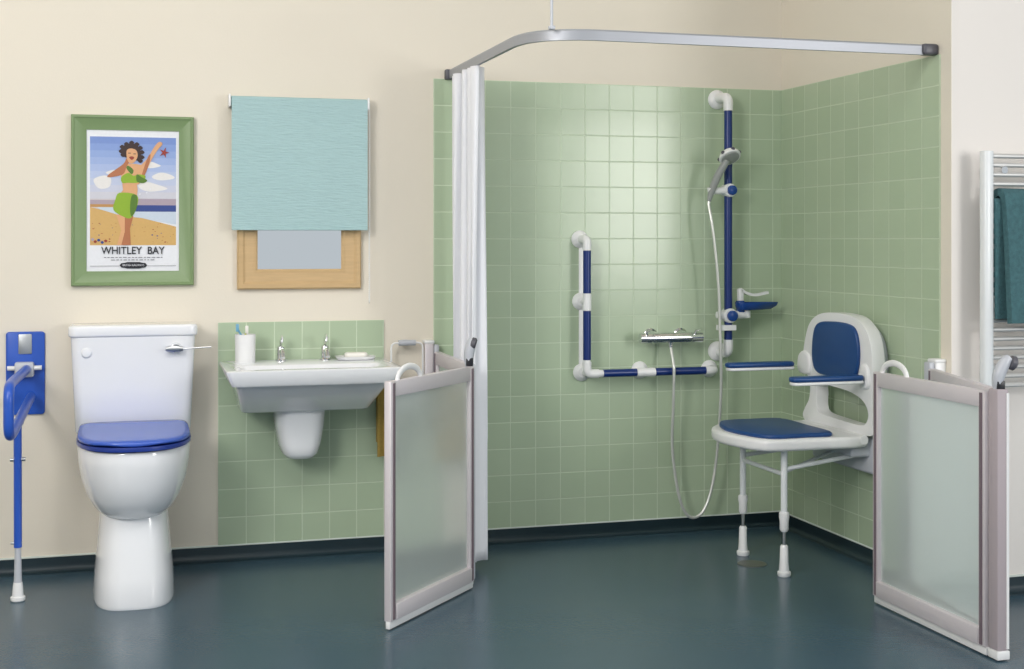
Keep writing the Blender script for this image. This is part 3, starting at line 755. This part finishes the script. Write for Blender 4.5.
for sc, z in ((.55, .944), (.8, .947), (.96, .962), (1, .976), (.97, .977), (.9, .968), (.6, .962)):
    rg.append([(-.245 + (x + .245) * sc, -.1 + (y + .1) * sc, z) for x, y in to])
loft(bm, rg); box(bm, (-.262, -.118, .935), (-.232, -.082, .985), .006)
link('tray', bm, 'blue', sd, angle=50)
bm = bmesh.new(); box(bm, (-.259, -.112, .975), (-.235, -.088, 1.036), .006)
tube(bm, smoothpath([(-.248, -.1, 1.034), (-.225, -.1, 1.018), (-.18, -.1, 1.008), (-.12, -.1, 1.018)]), 0, prof=[(-.0055, -.012), (-.0055, .012), (.0055, .012), (.0055, -.012)])
link('hook', bm, 'wplast', sd, angle=40)

# ------------------------------------------------------------------ shower seat
ch = thing('shower_chair', 'white wall-mounted shower seat with blue padded back, arms and two front legs', 'shower seat', (-.3, -.64, 0))
outer = [(-.385, .772), (-.415, .868), (-.452, .916), (-.515, .946), (-.60, .958), (-.72, .957), (-.80, .945), (-.868, .905), (-.902, .850), (-.915, .77), (-.915, .70), (-.905, .62), (-.910, .56), (-.90, .515),
         (-.66, .505), (-.44, .505), (-.385, .528), (-.405, .565), (-.435, .60), (-.445, .65), (-.43, .69), (-.395, .715)]
hole = [(-.515, .668), (-.70, .668), (-.80, .655), (-.862, .63), (-.885, .59), (-.86, .553), (-.80, .545), (-.66, .548), (-.535, .555), (-.500, .575), (-.500, .625)]
OY, OZ = 0, 0
# outline axes: u = y (shown positive), v = z ; normal towards -x
def yz(p): return [(-a, b) for a, b in p]
bk = PR(sm2(yz(outer), 4), (-.008, 0, 0), (0, -1, 0), (0, 0, 1), .045, .098, bev=.016, seg=4, hole=sm2(yz(hole), 4)[::-1])
link('back_shell', bk, 'wplast', ch, angle=45)
bm = bmesh.new()
prism(bm, sm2(yz([(-.42, .78), (-.45, .86), (-.52, .92), (-.70, .932), (-.80, .905), (-.858, .84), (-.87, .74), (-.85, .70), (-.65, .69), (-.45, .70)]), 4), (0, 0, 0), (0, -1, 0), (0, 0, 1), .006, .062, bev=.012)
box(bm, (-.085, -.885, .365), (-.006, -.42, .50), .012, 3)
box(bm, (-.16, -.86, .43), (-.02, -.45, .495), .012, 3)
link('wall_bracket', bm, 'gplast', ch, angle=45)
pd = sm2(yz([(-.482, .765), (-.488, .86), (-.525, .912), (-.63, .925), (-.76, .922), (-.812, .895), (-.832, .83), (-.825, .76), (-.79, .72), (-.66, .713), (-.525, .715)]), 5)
link('back_pad', PR(pd, (-.106, 0, 0), (0, -1, 0), (0, 0, 1), -.002, .014, bev=.007), 'pad', ch, angle=45)
# seat: curved front, straight back
so_ = sm2([(-.10, -.43), (-.30, -.405), (-.47, -.41), (-.54, -.46), (-.582, -.55), (-.594, -.64), (-.582, -.74), (-.545, -.84), (-.48, -.885), (-.30, -.89), (-.10, -.87), (-.09, -.65)], 5)
link('seat_shell', PR(so_, (0, 0, 0), X_, Y_, .470, .514, bev=.014, seg=4), 'wplast', ch, angle=45)
sp = sm2([(-.235, -.445), (-.36, -.425), (-.48, -.435), (-.525, -.49), (-.552, -.57), (-.560, -.64), (-.550, -.73), (-.515, -.83), (-.46, -.865), (-.34, -.862), (-.235, -.85), (-.225, -.65)], 5)
link('seat_pad', PR(sp, (0, 0, 0), X_, Y_, .512, .530, bev=.008), 'pad', ch, angle=45)
# hinges between seat and back
bm = bmesh.new(); tube(bm, [(-.125, -.89, .50), (-.125, -.43, .50)], .017, 16)
link('hinge', bm, 'wplast', ch)
# legs
def leg(x, y):
    b = TB([(x, y, .475), (x, y, .165)], .0125, 16)
    l = link('leg', b, 'steeltube', ch)
    b = LA((x, y, .168), Z_, [(0, .014), (.004, .0165), (.035, .0165), (.05, .019), (.066, .0185), (.07, .014)], 20); link('collar', b, 'wplast', l)
    link('adjuster', TB([(x, y, .17), (x, y, .09)], .007, 12), 'satin', l)
    link('rubber_foot', LA((x, y, 0), Z_, [(0, .022), (.004, .0245), (.016, .025), (.019, .019), (.05, .0165), (.11, .0145), (.115, .011)], 24), 'wplast', l)
leg(-.418, -.478); leg(-.418, -.821)
bm = TB([(-.418, -.478, .375), (-.418, -.821, .375)], .0085, 12); link('stretcher', bm, 'steeltube', ch)
for y in (-.478, -.821):
    link('brace', TB([(-.41, y, .395), (-.09, y + (.03 if y < -.6 else -.03), .43)], .0085, 12), 'steeltube', ch)
link('brace', TB([(-.41, -.80, .378), (-.10, -.62, .42)], .007, 12), 'steeltube', ch)
def arm(x0, x1, y, z, ylobe):
    a = link('armrest', PR(rrect(x0, -.026, x1, .026, .02), (0, y, z - .014), X_, Y_, 0, .012, bev=.005), 'wplast', ch)
    link('arm_pad', PR(rrect(x0 - .004, -.028, x1, .028, .024), (0, y, z), X_, Y_, -.002, .018, bev=.009, seg=4), 'pad', a, angle=60)
    link('arm_pivot', PR(sm2([(-(ylobe[0]), z - .03), (-(ylobe[0]), z + .035), (-(ylobe[0] + ylobe[1]) / 2, z + .06), (-ylobe[1], z + .035), (-ylobe[1], z - .03)], 4), (0, 0, 0), (0, -1, 0), Z_, .03, .118, bev=.012), 'wplast', a, angle=45)
arm(-.458, -.165, -.415, .735, (-.36, -.45))
arm(-.415, -.120, -.868, .722, (-.835, -.895))

tag(link('floor_drain', LA((-.45, -.621, 0), Z_, [(0, .056), (.002, .056), (.0035, .05), (.0025, .046), (.0025, .001)], 32), 'drain'), 'round metal floor drain beneath the shower seat', 'drain')

# ------------------------------------------------------------------ towel radiator
ra = thing('towel_radiator', 'white ladder towel radiator on the off-white wall at the right', 'radiator', (.35, -1.29, .7))
for x in (.084, .61):
    link('upright', PR(sm2([(x - .018, -1.345), (x, -1.352), (x + .018, -1.345), (x + .018, -1.318), (x, -1.311), (x - .018, -1.318)], 3), (0, 0, 0), X_, Y_, .715, 1.548, bev=.003), 'steeltube', ra)
for z in (1.531, 1.500, 1.467, 1.435, 1.36, 1.325, 1.29, 1.255, 1.22, 1.14, 1.105, 1.07, 1.035, 1.0, .965, .934, .902, .870, .838, .806, .774, .742):
    link('bar', TB([(.095, -1.333, z), (.602, -1.333, z)], .0085, 10), 'radbar', ra)
for x in (.15, .55):
    for z in (1.483, .80):
        link('wall_bracket', TB([(x, -1.25, z), (x, -1.342, z)], .013, 14), 'chrome', ra)
bt = towel('bath_towel', 'teal', .128, .50, -1.333, 1.376, .958, 1.06, .026, .035, 'dark teal towel folded over the white towel radiator', 'towel', off=.030, amp=.005, freq=22)
fo = towel('folded_layer', 'teal', .104, .30, -1.333, 1.366, .972, 1.05, .010, .004, '', '', off=.0155, amp=.0015, freq=30)
del fo['label']; del fo['category']; fo.parent = bt
